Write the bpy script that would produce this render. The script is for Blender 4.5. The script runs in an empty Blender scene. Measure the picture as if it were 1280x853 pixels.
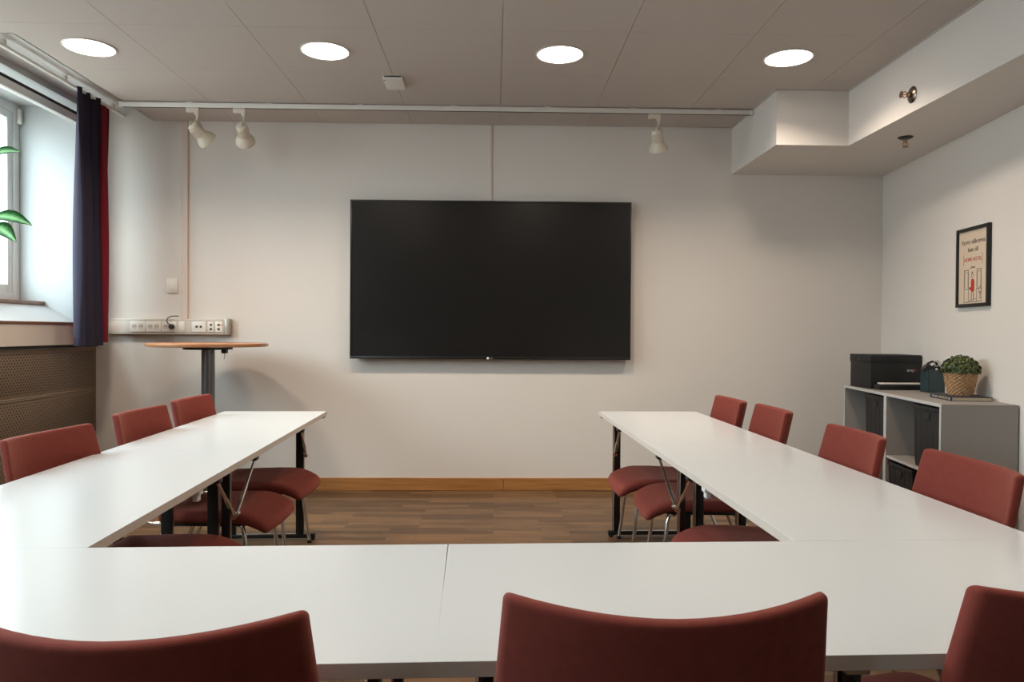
import bpy, bmesh, math, random
from mathutils import Vector, Matrix
random.seed(7)
S = bpy.context.scene
COL = S.collection
PI = math.pi
D = 5.645          # back wall
ZC = 2.785         # ceiling
XL = -2.99         # left wall face

# ------------------------------------------------------------------ materials
def new_mat(name):
    m = bpy.data.materials.new(name); m.use_nodes = True
    nt = m.node_tree
    return m, nt, nt.nodes['Principled BSDF']

def simple(name, col, rough=.5, metal=0.0, spec=.5, bump=0.0, bscale=200, var=0.0, vscale=3.0, coat=0.0, sheen=0.0):
    m, nt, b = new_mat(name)
    b.inputs['Base Color'].default_value = (*col, 1)
    b.inputs['Roughness'].default_value = rough
    b.inputs['Metallic'].default_value = metal
    b.inputs['Specular IOR Level'].default_value = spec
    b.inputs['Coat Weight'].default_value = coat
    b.inputs['Sheen Weight'].default_value = sheen
    tc = nt.nodes.new('ShaderNodeTexCoord')
    if var > 0:
        n = nt.nodes.new('ShaderNodeTexNoise'); n.inputs['Scale'].default_value = vscale
        n.inputs['Detail'].default_value = 4
        nt.links.new(tc.outputs['Object'], n.inputs['Vector'])
        r = nt.nodes.new('ShaderNodeMapRange')
        r.inputs['From Min'].default_value = .3; r.inputs['From Max'].default_value = .7
        r.inputs['To Min'].default_value = 1 - var; r.inputs['To Max'].default_value = 1 + var
        nt.links.new(n.outputs['Fac'], r.inputs['Value'])
        mx = nt.nodes.new('ShaderNodeVectorMath'); mx.operation = 'SCALE'
        mx.inputs[0].default_value = col
        nt.links.new(r.outputs['Result'], mx.inputs['Scale'])
        nt.links.new(mx.outputs['Vector'], b.inputs['Base Color'])
    if bump > 0:
        n2 = nt.nodes.new('ShaderNodeTexNoise'); n2.inputs['Scale'].default_value = bscale
        n2.inputs['Detail'].default_value = 3
        nt.links.new(tc.outputs['Object'], n2.inputs['Vector'])
        bp = nt.nodes.new('ShaderNodeBump'); bp.inputs['Strength'].default_value = bump
        bp.inputs['Distance'].default_value = .002
        nt.links.new(n2.outputs['Fac'], bp.inputs['Height'])
        nt.links.new(bp.outputs['Normal'], b.inputs['Normal'])
    return m

def fabric(name, col, scale=900):
    m, nt, b = new_mat(name)
    tc = nt.nodes.new('ShaderNodeTexCoord')
    ws = []
    for ax in ('X', 'Z'):
        w = nt.nodes.new('ShaderNodeTexWave'); w.bands_direction = ax
        w.inputs['Scale'].default_value = scale / 6.28; w.inputs['Distortion'].default_value = .6
        nt.links.new(tc.outputs['Object'], w.inputs['Vector']); ws.append(w)
    ad = nt.nodes.new('ShaderNodeMath'); ad.operation = 'ADD'
    nt.links.new(ws[0].outputs['Fac'], ad.inputs[0]); nt.links.new(ws[1].outputs['Fac'], ad.inputs[1])
    bp = nt.nodes.new('ShaderNodeBump'); bp.inputs['Strength'].default_value = .12; bp.inputs['Distance'].default_value = .0006
    nt.links.new(ad.outputs[0], bp.inputs['Height']); nt.links.new(bp.outputs['Normal'], b.inputs['Normal'])
    n = nt.nodes.new('ShaderNodeTexNoise'); n.inputs['Scale'].default_value = 60; n.inputs['Detail'].default_value = 5
    nt.links.new(tc.outputs['Object'], n.inputs['Vector'])
    r = nt.nodes.new('ShaderNodeMapRange'); r.inputs['To Min'].default_value = .82; r.inputs['To Max'].default_value = 1.18
    nt.links.new(n.outputs['Fac'], r.inputs['Value'])
    mx = nt.nodes.new('ShaderNodeVectorMath'); mx.operation = 'SCALE'; mx.inputs[0].default_value = col
    nt.links.new(r.outputs['Result'], mx.inputs['Scale']); nt.links.new(mx.outputs['Vector'], b.inputs['Base Color'])
    b.inputs['Roughness'].default_value = .85
    b.inputs['Specular IOR Level'].default_value = .25
    b.inputs['Sheen Weight'].default_value = .12
    b.inputs['Sheen Roughness'].default_value = .4
    b.inputs['Sheen Tint'].default_value = (1, .55, .4, 1)
    return m

def wood_floor():
    m, nt, b = new_mat('oak_parquet')
    tc = nt.nodes.new('ShaderNodeTexCoord')
    br = nt.nodes.new('ShaderNodeTexBrick')
    br.offset = .37; br.offset_frequency = 3; br.squash = 1.0
    br.inputs['Scale'].default_value = 1
    br.inputs['Brick Width'].default_value = .46
    br.inputs['Row Height'].default_value = .068
    br.inputs['Mortar Size'].default_value = .0010
    br.inputs['Mortar Smooth'].default_value = .2
    br.inputs['Color1'].default_value = (0, 0, 0, 1); br.inputs['Color2'].default_value = (1, 1, 1, 1)
    br.inputs['Mortar'].default_value = (.1, .1, .1, 1)
    nt.links.new(tc.outputs['Object'], br.inputs['Vector'])
    mp = nt.nodes.new('ShaderNodeMapping'); mp.inputs['Scale'].default_value = (3, 60, 1)
    nt.links.new(tc.outputs['Object'], mp.inputs['Vector'])
    n = nt.nodes.new('ShaderNodeTexNoise'); n.inputs['Scale'].default_value = 1.2; n.inputs['Detail'].default_value = 6
    n.inputs['Distortion'].default_value = .6
    nt.links.new(mp.outputs['Vector'], n.inputs['Vector'])
    ad = nt.nodes.new('ShaderNodeMath'); ad.operation = 'MULTIPLY_ADD'
    nt.links.new(n.outputs['Fac'], ad.inputs[0]); ad.inputs[1].default_value = 1.1
    sc = nt.nodes.new('ShaderNodeMath'); sc.operation = 'MULTIPLY'; sc.inputs[1].default_value = .42
    nt.links.new(br.outputs['Color'], sc.inputs[0]); nt.links.new(sc.outputs[0], ad.inputs[2])
    cr = nt.nodes.new('ShaderNodeValToRGB')
    cr.color_ramp.elements[0].position = .3; cr.color_ramp.elements[0].color = (.050, .025, .010, 1)
    cr.color_ramp.elements[1].position = 1.05; cr.color_ramp.elements[1].color = (.185, .100, .045, 1)
    e = cr.color_ramp.elements.new(.68); e.color = (.102, .054, .024, 1)
    nt.links.new(ad.outputs[0], cr.inputs['Fac'])
    mx = nt.nodes.new('ShaderNodeMixRGB'); mx.inputs['Color2'].default_value = (.06, .035, .02, 1)
    nt.links.new(br.outputs['Fac'], mx.inputs['Fac']); nt.links.new(cr.outputs['Color'], mx.inputs['Color1'])
    nt.links.new(mx.outputs['Color'], b.inputs['Base Color'])
    b.inputs['Roughness'].default_value = .42
    b.inputs['Specular IOR Level'].default_value = .35
    return m

def wood(name, c1, c2, sc=(2, 40, 40), rough=.4):
    m, nt, b = new_mat(name)
    tc = nt.nodes.new('ShaderNodeTexCoord')
    mp = nt.nodes.new('ShaderNodeMapping'); mp.inputs['Scale'].default_value = sc
    nt.links.new(tc.outputs['Object'], mp.inputs['Vector'])
    n = nt.nodes.new('ShaderNodeTexNoise'); n.inputs['Scale'].default_value = 1; n.inputs['Detail'].default_value = 5
    nt.links.new(mp.outputs['Vector'], n.inputs['Vector'])
    cr = nt.nodes.new('ShaderNodeValToRGB')
    cr.color_ramp.elements[0].position = .3; cr.color_ramp.elements[0].color = (*c1, 1)
    cr.color_ramp.elements[1].position = .75; cr.color_ramp.elements[1].color = (*c2, 1)
    nt.links.new(n.outputs['Fac'], cr.inputs['Fac']); nt.links.new(cr.outputs['Color'], b.inputs['Base Color'])
    b.inputs['Roughness'].default_value = rough
    return m

def perforated():
    """taupe lacquered metal sheet, staggered round holes over local Y (along) / Z (up)"""
    m, nt, b = new_mat('perforated_taupe_metal')
    tc = nt.nodes.new('ShaderNodeTexCoord')
    sp = nt.nodes.new('ShaderNodeSeparateXYZ'); nt.links.new(tc.outputs['Object'], sp.inputs[0])
    def M(op, a, bb=None, c=None):
        n = nt.nodes.new('ShaderNodeMath'); n.operation = op
        for i, v in enumerate((a, bb, c)):
            if v is None: continue
            if isinstance(v, (int, float)): n.inputs[i].default_value = v
            else: nt.links.new(v, n.inputs[i])
        return n.outputs[0]
    PY, PZ = .029, .035
    def dist(oy, oz):
        fy = M('SUBTRACT', M('FRACT', M('ADD', M('DIVIDE', sp.outputs['Y'], PY), oy + 50)), .5)
        fz = M('SUBTRACT', M('FRACT', M('ADD', M('DIVIDE', sp.outputs['Z'], PZ), oz + 50)), .5)
        return M('SQRT', M('ADD', M('POWER', M('ABSOLUTE', M('MULTIPLY', fy, PY)), 2), M('POWER', M('ABSOLUTE', M('MULTIPLY', fz, PZ)), 2)))
    d = M('MINIMUM', dist(0, 0), dist(.5, .5))
    hole = M('LESS_THAN', d, .0063)
    # border without holes
    iy = M('LESS_THAN', M('ABSOLUTE', sp.outputs['Y']), .60)
    iz = M('LESS_THAN', M('ABSOLUTE', sp.outputs['Z']), .128)
    hole = M('MULTIPLY', hole, M('MULTIPLY', iy, iz))
    mx = nt.nodes.new('ShaderNodeMixRGB')
    mx.inputs['Color1'].default_value = (.175, .12, .078, 1); mx.inputs['Color2'].default_value = (.022, .013, .008, 1)
    nt.links.new(hole, mx.inputs['Fac']); nt.links.new(mx.outputs['Color'], b.inputs['Base Color'])
    b.inputs['Roughness'].default_value = .5
    return m

def glass_pane():
    m = bpy.data.materials.new('window_glass'); m.use_nodes = True
    nt = m.node_tree; nt.nodes.clear()
    o = nt.nodes.new('ShaderNodeOutputMaterial'); mx = nt.nodes.new('ShaderNodeMixShader')
    t = nt.nodes.new('ShaderNodeBsdfTransparent'); g = nt.nodes.new('ShaderNodeBsdfGlossy'); g.inputs['Roughness'].default_value = .02
    f = nt.nodes.new('ShaderNodeFresnel'); ge = nt.nodes.new('ShaderNodeNewGeometry'); io = nt.nodes.new('ShaderNodeMath'); io.operation = 'MULTIPLY_ADD'
    io.inputs[1].default_value = -.449; io.inputs[2].default_value = 1.45
    nt.links.new(ge.outputs['Backfacing'], io.inputs[0]); nt.links.new(io.outputs[0], f.inputs['IOR'])
    t.inputs['Color'].default_value = (.95, .98, .97, 1)
    nt.links.new(f.outputs[0], mx.inputs[0]); nt.links.new(t.outputs[0], mx.inputs[1]); nt.links.new(g.outputs[0], mx.inputs[2])
    nt.links.new(mx.outputs[0], o.inputs['Surface'])
    return m

def emit(name, col, st):
    m, nt, b = new_mat(name)
    b.inputs['Base Color'].default_value = (.8, .8, .8, 1)
    b.inputs['Emission Color'].default_value = (*col, 1)
    b.inputs['Emission Strength'].default_value = st
    return m

def leaf_mat():
    m, nt, b = new_mat('variegated_leaf')
    uv = nt.nodes.new('ShaderNodeUVMap'); uv.uv_map = 'leaf'
    sp = nt.nodes.new('ShaderNodeSeparateXYZ'); nt.links.new(uv.outputs[0], sp.inputs[0])
    n = nt.nodes.new('ShaderNodeTexNoise'); n.inputs['Scale'].default_value = 14; n.inputs['Detail'].default_value = 6
    mp = nt.nodes.new('ShaderNodeMapping'); mp.inputs['Scale'].default_value = (1.2, 3, 1); mp.inputs['Rotation'].default_value = (0, 0, .6)
    nt.links.new(uv.outputs[0], mp.inputs['Vector']); nt.links.new(mp.outputs[0], n.inputs['Vector'])
    a = nt.nodes.new('ShaderNodeMath'); a.operation = 'ABSOLUTE'; nt.links.new(sp.outputs['Y'], a.inputs[0])
    s = nt.nodes.new('ShaderNodeMath'); s.operation = 'MULTIPLY_ADD'; s.inputs[1].default_value = -.38
    nt.links.new(a.outputs[0], s.inputs[0]); nt.links.new(n.outputs['Fac'], s.inputs[2])
    cr = nt.nodes.new('ShaderNodeValToRGB')
    cr.color_ramp.elements[0].position = .22; cr.color_ramp.elements[0].color = (.010, .085, .02, 1)
    cr.color_ramp.elements[1].position = .46; cr.color_ramp.elements[1].color = (.50, .68, .46, 1)
    e = cr.color_ramp.elements.new(.34); e.color = (.035, .24, .05, 1)
    nt.links.new(s.outputs[0], cr.inputs['Fac']); nt.links.new(cr.outputs['Color'], b.inputs['Base Color'])
    b.inputs['Roughness'].default_value = .35
    return m

M_wall = simple('painted_wallcovering', (.70, .655, .61), .7, spec=.25, bump=.35, bscale=260, var=.012, vscale=1.5)
M_wallf = simple('darkened_front_wall', (.36, .31, .27), .7)  # unseen wall behind the camera, darkened to bounce less light onto chair backs
M_soffit = simple('painted_plaster', (.70, .66, .62), .7, spec=.25, bump=.1, bscale=200)
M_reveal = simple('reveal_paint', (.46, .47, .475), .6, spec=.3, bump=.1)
M_ceil = simple('ceiling_tile_white', (.55, .50, .465), .85, spec=.15, bump=.25, bscale=500)
M_ceilrec = simple('recess_paint', (.68, .67, .66), .7, spec=.2)
M_dark = simple('dark_gap', (.03, .028, .027), .9)
M_floor = wood_floor()
M_base = wood('skirting_oak', (.30, .125, .035), (.46, .22, .075), (3, 30, 60), .35)
M_top = simple('white_laminate', (.605, .625, .635), .2, spec=.45, bump=.03, bscale=300)
M_edge = simple('table_edge_band', (.62, .54, .48), .45, var=.03, vscale=20)
M_under = simple('table_underside', (.45, .42, .39), .6)
M_black = simple('black_steel', (.022, .021, .021), .35, metal=.4)
M_plas = simple('black_plastic', (.007, .007, .0075), .45)
M_chrome = simple('chrome', (.72, .70, .68), .16, metal=1.0)
M_brass = simple('bronzed_brass', (.45, .28, .17), .25, metal=1.0)
M_fabL = fabric('brick_red_upholstery', (.178, .033, .023))
M_cab = simple('grey_melamine', (.29, .262, .24), .5, spec=.35, var=.01)
M_cabedge = simple('grey_melamine_edge', (.50, .49, .48), .45)
M_weave = simple('black_paper_weave', (.017, .0165, .0165), .55, spec=.3)
M_box = simple('black_card', (.006, .006, .0065), .55)
M_holder = simple('dark_teal_holder', (.022, .042, .045), .4)
M_white = simple('white_plastic', (.74, .71, .67), .4)
M_spot = simple('aged_white_lacquer', (.66, .60, .50), .4)
M_rose = simple('rosy_cable_duct', (.66, .54, .46), .5)
M_alu = simple('aluminium_end', (.42, .39, .34), .4, metal=.6)
M_trunk = simple('beige_trunking', (.64, .57, .50), .5)
M_socket = simple('socket_white', (.78, .74, .68), .35)
M_hole = simple('socket_hole_dark', (.035, .03, .028), .6)
M_perf = perforated()
M_perfframe = simple('taupe_metal', (.25, .185, .13), .45)
M_sill = wood('sill_wood', (.20, .115, .075), (.33, .20, .14), (30, 2, 30), .4)
M_sill2 = wood('ledge_wood', (.13, .05, .025), (.24, .10, .05), (30, 2, 30), .4)
M_frame = simple('window_frame_white', (.76, .78, .77), .35)
M_glass = glass_pane()
M_curt = fabric('aubergine_curtain', (.022, .018, .034), 500)
M_curt.node_tree.nodes['Principled BSDF'].inputs['Sheen Weight'].default_value = .08
M_curt.node_tree.nodes['Principled BSDF'].inputs['Sheen Tint'].default_value = (.7, .6, 1, 1)
M_red = fabric('claret_curtain', (.17, .008, .018), 500)
M_rtab = wood('cherry_veneer', (.34, .13, .05), (.52, .23, .10), (3, 25, 25), .25)
M_redge = wood('oak_table_edge', (.28, .125, .055), (.42, .20, .09), (6, 6, 90), .3)
M_grey = simple('grey_steel_column', (.20, .20, .205), .3, metal=.85)
M_screen = simple('tv_screen', (.0085, .008, .0075), .26, spec=.5)
M_bezel = simple('tv_bezel', (.008, .008, .008), .3)
M_lamp = emit('lamp_diffuser', (1.0, .86, .74), 15.0)
M_paper = simple('poster_paper', (.62, .50, .38), .6)
M_ink = simple('poster_ink', (.05, .035, .03), .7)
M_redink = simple('poster_red', (.45, .03, .015), .7)
M_badge = simple('badge_silver', (.75, .75, .75), .3)
M_bookc = simple('navy_cloth', (.018, .024, .045), .6)
M_pages = simple('book_pages', (.52, .42, .30), .8, bump=.6, bscale=60)
M_gold = simple('gold_lettering', (.55, .43, .22), .4)
M_cream = simple('cream_lettering', (.6, .56, .5), .5)
M_wick = simple('wicker', (.36, .20, .095), .65, var=.3, vscale=60)
M_leaf = simple('shrub_leaf', (.035, .06, .014), .5, var=.5, vscale=30)
M_leaf2 = simple('shrub_leaf_tip', (.16, .17, .045), .5, var=.3, vscale=30)
M_soil = simple('soil', (.03, .02, .015), .9)
M_vleaf = leaf_mat()
M_stem = simple('green_stem', (.10, .22, .06), .5)
M_pot = simple('grey_pot', (.42, .44, .46), .4)
M_orange = simple('orange_mark', (.75, .22, .05), .5)
M_bronze = simple('dark_bronze', (.22, .17, .13), .25, metal=1.0)
M_steel = simple('brushed_silver', (.55, .53, .50), .35, metal=.9)

# ------------------------------------------------------------------ mesh helpers
def link(name, me, parent=None):
    o = bpy.data.objects.new(name, me); COL.objects.link(o)
    if parent is not None: o.parent = parent
    return o

class MB:
    def __init__(s): s.bm = bmesh.new(); s.mi = 0
    def _tag(s, fs):
        for f in fs: f.material_index = s.mi
    def grid(s, rows, closeu=False, closev=False, flip=False):
        vs = [[s.bm.verts.new(p) for p in r] for r in rows]
        R = len(vs); Cn = len(vs[0]); fs = []
        for i in range(R if closev else R - 1):
            for j in range(Cn if closeu else Cn - 1):
                a, b_, c, d = vs[i][j], vs[i][(j + 1) % Cn], vs[(i + 1) % R][(j + 1) % Cn], vs[(i + 1) % R][j]
                q = (a, d, c, b_) if flip else (a, b_, c, d)
                try: fs.append(s.bm.faces.new(q))
                except ValueError: pass
        s._tag(fs); return vs
    def box(s, x0, y0, z0, x1, y1, z1, bev=0.0, seg=2):
        r = bmesh.ops.create_cube(s.bm, size=1)
        for v in r['verts']:
            v.co = Vector(((x0 + x1) / 2 + v.co.x * (x1 - x0), (y0 + y1) / 2 + v.co.y * (y1 - y0), (z0 + z1) / 2 + v.co.z * (z1 - z0)))
        es = set(); fs = set()
        for v in r['verts']:
            es.update(v.link_edges); fs.update(v.link_faces)
        s._tag(fs)
        if bev > 0:
            rr = bmesh.ops.bevel(s.bm, geom=list(es), offset=bev, segments=seg, affect='EDGES', profile=.5)
            s._tag(rr['faces'])
        return s
    def prism(s, poly, z0, z1):
        """poly: list of (x,y) ccw"""
        lo = [s.bm.verts.new((x, y, z0)) for x, y in poly]; hi = [s.bm.verts.new((x, y, z1)) for x, y in poly]
        n = len(poly); fs = [s.bm.faces.new(hi), s.bm.faces.new(lo[::-1])]
        for i in range(n): fs.append(s.bm.faces.new((lo[i], lo[(i + 1) % n], hi[(i + 1) % n], hi[i])))
        s._tag(fs); return s
    def tube(s, pts, r, n=10, caps=True, rs=None):
        pts = [Vector(p) for p in pts]; rings = []
        up = None
        for i, p in enumerate(pts):
            t = (pts[min(i + 1, len(pts) - 1)] - pts[max(i - 1, 0)]).normalized()
            if up is None:
                up = Vector((0, 0, 1)) if abs(t.z) < .9 else Vector((1, 0, 0))
            a = t.cross(up).normalized(); b_ = a.cross(t).normalized(); up = b_
            rr = rs[i] if rs else r
            rings.append([p + (a * math.cos(k * 2 * PI / n) + b_ * math.sin(k * 2 * PI / n)) * rr for k in range(n)])
        vs = s.grid(rings, closeu=True)
        if caps:
            s._tag([s.bm.faces.new(vs[0][::-1]), s.bm.faces.new(vs[-1])])
        return s
    def lathe(s, prof, c=(0, 0, 0), n=32, axis='Z', caps=True):
        """prof: list of (r, h)"""
        rings = []
        for r, h in prof:
            ring = []
            for k in range(n):
                a = k * 2 * PI / n
                x, y = r * math.cos(a), r * math.sin(a)
                if axis == 'Z': q = (x, y, h)
                elif axis == 'X': q = (h, x, y)
                else: q = (y, h, x)
                ring.append(Vector(q) + Vector(c))
            rings.append(ring)
        vs = s.grid(rings, closeu=True)
        if caps:
            for row, rev in ((vs[0], True), (vs[-1], False)):
                try: s._tag([s.bm.faces.new(row[::-1] if rev else row)])
                except ValueError: pass
        return s
    def rbox(s, hx, hy, hz, r, dx=8, dy=2, dz=4, fn=None, rx=None):
        """rounded box with grid topology, deformed by fn(p)->p"""
        def axis(h, n, rad):
            edge = [0, .3, .65, 1]
            lo = [-h + rad * e for e in edge]
            if h - rad > 1e-5:
                mid = [(-h + rad) + (2 * (h - rad)) * k / n for k in range(1, n)]
            else: mid = []
            hi = [-v for v in lo[::-1]]
            out = lo + mid + hi
            res = [out[0]]
            for v in out[1:]:
                if v - res[-1] > 1e-5: res.append(v)
            return res
        X, Y, Z = axis(hx, dx, r), axis(hy, dy, r), axis(hz, dz, r)
        cache = {}
        def V(i, j, k):
            key = (i, j, k)
            if key not in cache:
                p = Vector((X[i], Y[j], Z[k]))
                c = Vector((max(-hx + r, min(hx - r, p.x)), max(-hy + r, min(hy - r, p.y)), max(-hz + r, min(hz - r, p.z))))
                d = p - c
                if d.length > 1e-9: p = c + d.normalized() * r
                if fn: p = Vector(fn(p))
                cache[key] = s.bm.verts.new(p)
            return cache[key]
        nx, ny, nz = len(X) - 1, len(Y) - 1, len(Z) - 1
        fs = []
        def Q(*a):
            try: fs.append(s.bm.faces.new(a))
            except ValueError: pass
        for i in range(nx):
            for j in range(ny):
                Q(V(i, j, nz), V(i + 1, j, nz), V(i + 1, j + 1, nz), V(i, j + 1, nz))
                Q(V(i, j, 0), V(i, j + 1, 0), V(i + 1, j + 1, 0), V(i + 1, j, 0))
        for i in range(nx):
            for k in range(nz):
                Q(V(i, 0, k), V(i + 1, 0, k), V(i + 1, 0, k + 1), V(i, 0, k + 1))
                Q(V(i, ny, k), V(i, ny, k + 1), V(i + 1, ny, k + 1), V(i + 1, ny, k))
        for j in range(ny):
            for k in range(nz):
                Q(V(0, j, k), V(0, j, k + 1), V(0, j + 1, k + 1), V(0, j + 1, k))
                Q(V(nx, j, k), V(nx, j + 1, k), V(nx, j + 1, k + 1), V(nx, j, k + 1))
        s._tag(fs); return s
    def xf(s, mat):
        bmesh.ops.transform(s.bm, matrix=mat, verts=s.bm.verts[:]); return s
    def build(s, name, mats, parent=None, smooth=35, loc=None, rot=None, normals=True):
        if normals: bmesh.ops.recalc_face_normals(s.bm, faces=s.bm.faces[:])
        me = bpy.data.meshes.new(name); s.bm.to_mesh(me); s.bm.free()
        for m in (mats if isinstance(mats, (list, tuple)) else [mats]): me.materials.append(m)
        if smooth:
            me.polygons.foreach_set('use_smooth', [True] * len(me.polygons))
            me.set_sharp_from_angle(angle=math.radians(smooth))
        o = link(name, me, parent)
        if loc is not None: o.location = loc
        if rot is not None: o.rotation_euler = rot
        return o

def tag(o, label, cat, group=None, kind=None):
    o['label'] = label; o['category'] = cat
    if group: o['group'] = group
    if kind: o['kind'] = kind
    return o

def thing(name, loc, label, cat, group=None, rz=0.0):
    o = bpy.data.objects.new(name, None); COL.objects.link(o)
    o.location = loc; o.rotation_euler = (0, 0, rz); o.empty_display_size = .1
    return tag(o, label, cat, group)

def struct(name, mb, mats, smooth=None, **k):
    o = mb.build(name, mats, smooth=smooth, **k); o['kind'] = 'structure'; return o

def dup(root, loc, rz, label, group=None):
    r = root.copy(); COL.objects.link(r); r.location = loc; r.rotation_euler = (0, 0, rz); r['label'] = label
    if group: r['group'] = group
    for ch in list(root.children):
        c = ch.copy(); COL.objects.link(c); c.parent = r
        for g in list(ch.children):
            d = g.copy(); COL.objects.link(d); d.parent = c
    return r

def text_mesh(name, txt, size, mat, parent, matrix, extrude=.0004, align='CENTER', sx=1.0):
    cu = bpy.data.curves.new(name, 'FONT'); cu.body = txt; cu.size = size; cu.extrude = extrude
    cu.align_x = align; cu.align_y = 'CENTER'
    tmp = bpy.data.objects.new(name, cu); COL.objects.link(tmp)
    bpy.context.view_layer.update()
    me = bpy.data.meshes.new_from_object(tmp.evaluated_get(bpy.context.evaluated_depsgraph_get()))
    bpy.data.objects.remove(tmp); bpy.data.curves.remove(cu)
    me.transform(matrix @ Matrix.Diagonal((sx, 1, 1, 1)))
    me.materials.clear(); me.materials.append(mat); me.name = name
    return link(name, me, parent)

# ------------------------------------------------------------------ camera
cam_d = bpy.data.cameras.new('camera'); cam = bpy.data.objects.new('camera', cam_d); COL.objects.link(cam)
S.camera = cam
f, H, pitch, roll, yaw = 924.1, 1.214, .0126, .0061, .0239
cam_d.sensor_width = 36; cam_d.lens = f * 36 / 1280; cam_d.clip_start = .05
fw = Vector((math.sin(yaw) * math.cos(pitch), math.cos(yaw) * math.cos(pitch), -math.sin(pitch)))
rt = Vector((math.cos(yaw), -math.sin(yaw), 0)); dn = fw.cross(rt)
r2 = rt * math.cos(roll) - dn * math.sin(roll); d2 = rt * math.sin(roll) + dn * math.cos(roll)
mat = Matrix((r2, -d2, -fw)).transposed().to_4x4(); mat.translation = (0, 0, H)
cam.matrix_world = mat

# ------------------------------------------------------------------ room shell
YB = -4.2
def wall_r(y):  # x of the right wall face
    return 2.99 - .1123 * (D - y) if y > .84 else 2.45
struct('floor', MB().box(-3.6, YB - .1, -.08, 3.2, D + .1, 0), M_floor)
struct('wall_back', MB().box(-3.6, D, 0, 3.2, D + .12, 3.0), M_wall)
struct('wall_front', MB().box(-3.6, YB - .12, 0, 3.2, YB, 3.0), M_wallf)
struct('wall_right', MB().prism([(2.99, D), (2.45, .84), (2.45, YB), (3.2, YB), (3.2, D)], 0, 3.0), M_wall)

WINS = [(3.1, 5.43), (.6, 2.7), (-1.7, -.3)]     # window niches, y ranges; the last, out of view, is added for light
XW = -3.43                                        # inner face of window frame
ZN0, ZN1 = 1.245, 2.82
w = MB()
w.box(-3.6, YB, 0, XL - .03, D, 1.1)                                # below the niches
w.box(-3.6, YB, 1.1, XL, D, ZN0 - .02)
w.box(-3.6, YB, ZN1, XL, D, 3.0)
ys = [YB] + [v for a, b_ in sorted(WINS) for v in (a, b_)] + [D]
for i in range(0, len(ys), 2):
    p0, p1 = ys[i], ys[i + 1]
    w.prism([(-3.6, p0), (XW, p0), (XL, p0), (XL, p1), (XW, p1), (-3.6, p1)], ZN0 - .02, ZN1)
for a, b_ in WINS:                                                  # sloping apron under each window
    rows = [[(-3.6, y, 1.225), (XL, y, 1.225), (XL, y, 1.243), (-3.26, y, 1.385), (-3.6, y, 1.385)] for y in (a, b_)]
    vs = w.grid(rows, closeu=True)
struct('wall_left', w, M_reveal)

# ceiling: tiles with open joints, plenum above; recess in front of the window niche
t = MB()
P = .6655; x0 = .033; y0 = 3.872
for i in range(-6, 5):
    for j in range(-11, 4):
        xa, xb, ya, yb = x0 + i * P + .0014, x0 + (i + 1) * P - .0010, y0 + j * P + .0010, y0 + (j + 1) * P - .0010
        ya = max(ya, YB); yb = min(yb, D - .006); xb = min(xb, 3.0); xa = max(xa, XL + .003)
        if yb - ya < .01 or xb - xa < .01: continue
        def tile(xa, ya, xb, yb):
            if xb - xa > .01 and yb - ya > .01: t.box(xa, ya, ZC, xb, yb, ZC + .02)
        # cut away at the curtain recess (x<-2.57, y>4.02)
        if xa < -2.57 and yb > 4.02:
            tile(xa, ya, xb, min(yb, 4.02)); tile(max(xa, -2.57), max(ya, 4.02), xb, yb)
        else: tile(xa, ya, xb, yb)
struct('ceiling', t, M_ceil)
pl = MB(); pl.box(-2.57, YB, ZC + .02, 3.2, D, ZC + .06); pl.box(-3.6, YB, ZC + .02, -2.57, 4.02, ZC + .06)
struct('trim_1', pl, M_ceil)
rc = MB(); rc.box(-3.6, 4.02, 2.865, -2.5, D, 2.93)
rc.box(-2.57, 4.02, ZC, -2.562, D - .002, 2.866)
rc.box(XL, 4.012, ZC, -2.562, 4.02, 2.866)
struct('trim_2', rc, M_ceilrec)
# soffit (boxed-in duct) along the right wall, with the step at the back
struct('trim_3', MB().prism([(2.28, YB), (2.28, 4.74), (1.81, 4.74), (1.81, D), (3.2, D), (3.2, YB)], 2.43, ZC + .019), M_soffit)
tr = MB()
for a, b_ in (((2.272, YB), (2.28, 4.732)), ((1.802, 4.732), (2.28, 4.74)), ((1.802, 4.732), (1.81, D))):
    tr.box(a[0], a[1], ZC - .006, b_[0], b_[1], ZC)
struct('trim_4', tr, M_ceil)
# skirting
bb = MB(); bb.box(-2.99, D - .015, 0, .076, D, .095, .003); bb.box(.078, D - .015, 0, 2.98, D, .095, .003)
struct('baseboard_back', bb, M_base)
ux, uy = .1116, .99375
br = MB().box(-.015, -4.8, 0, 0, -.02, .095, .003); br.xf(Matrix.Translation((2.99, D, 0)) @ Matrix.Rotation(-math.atan(.1123), 4, 'Z'))
struct('baseboard_right', br, M_base)

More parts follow.
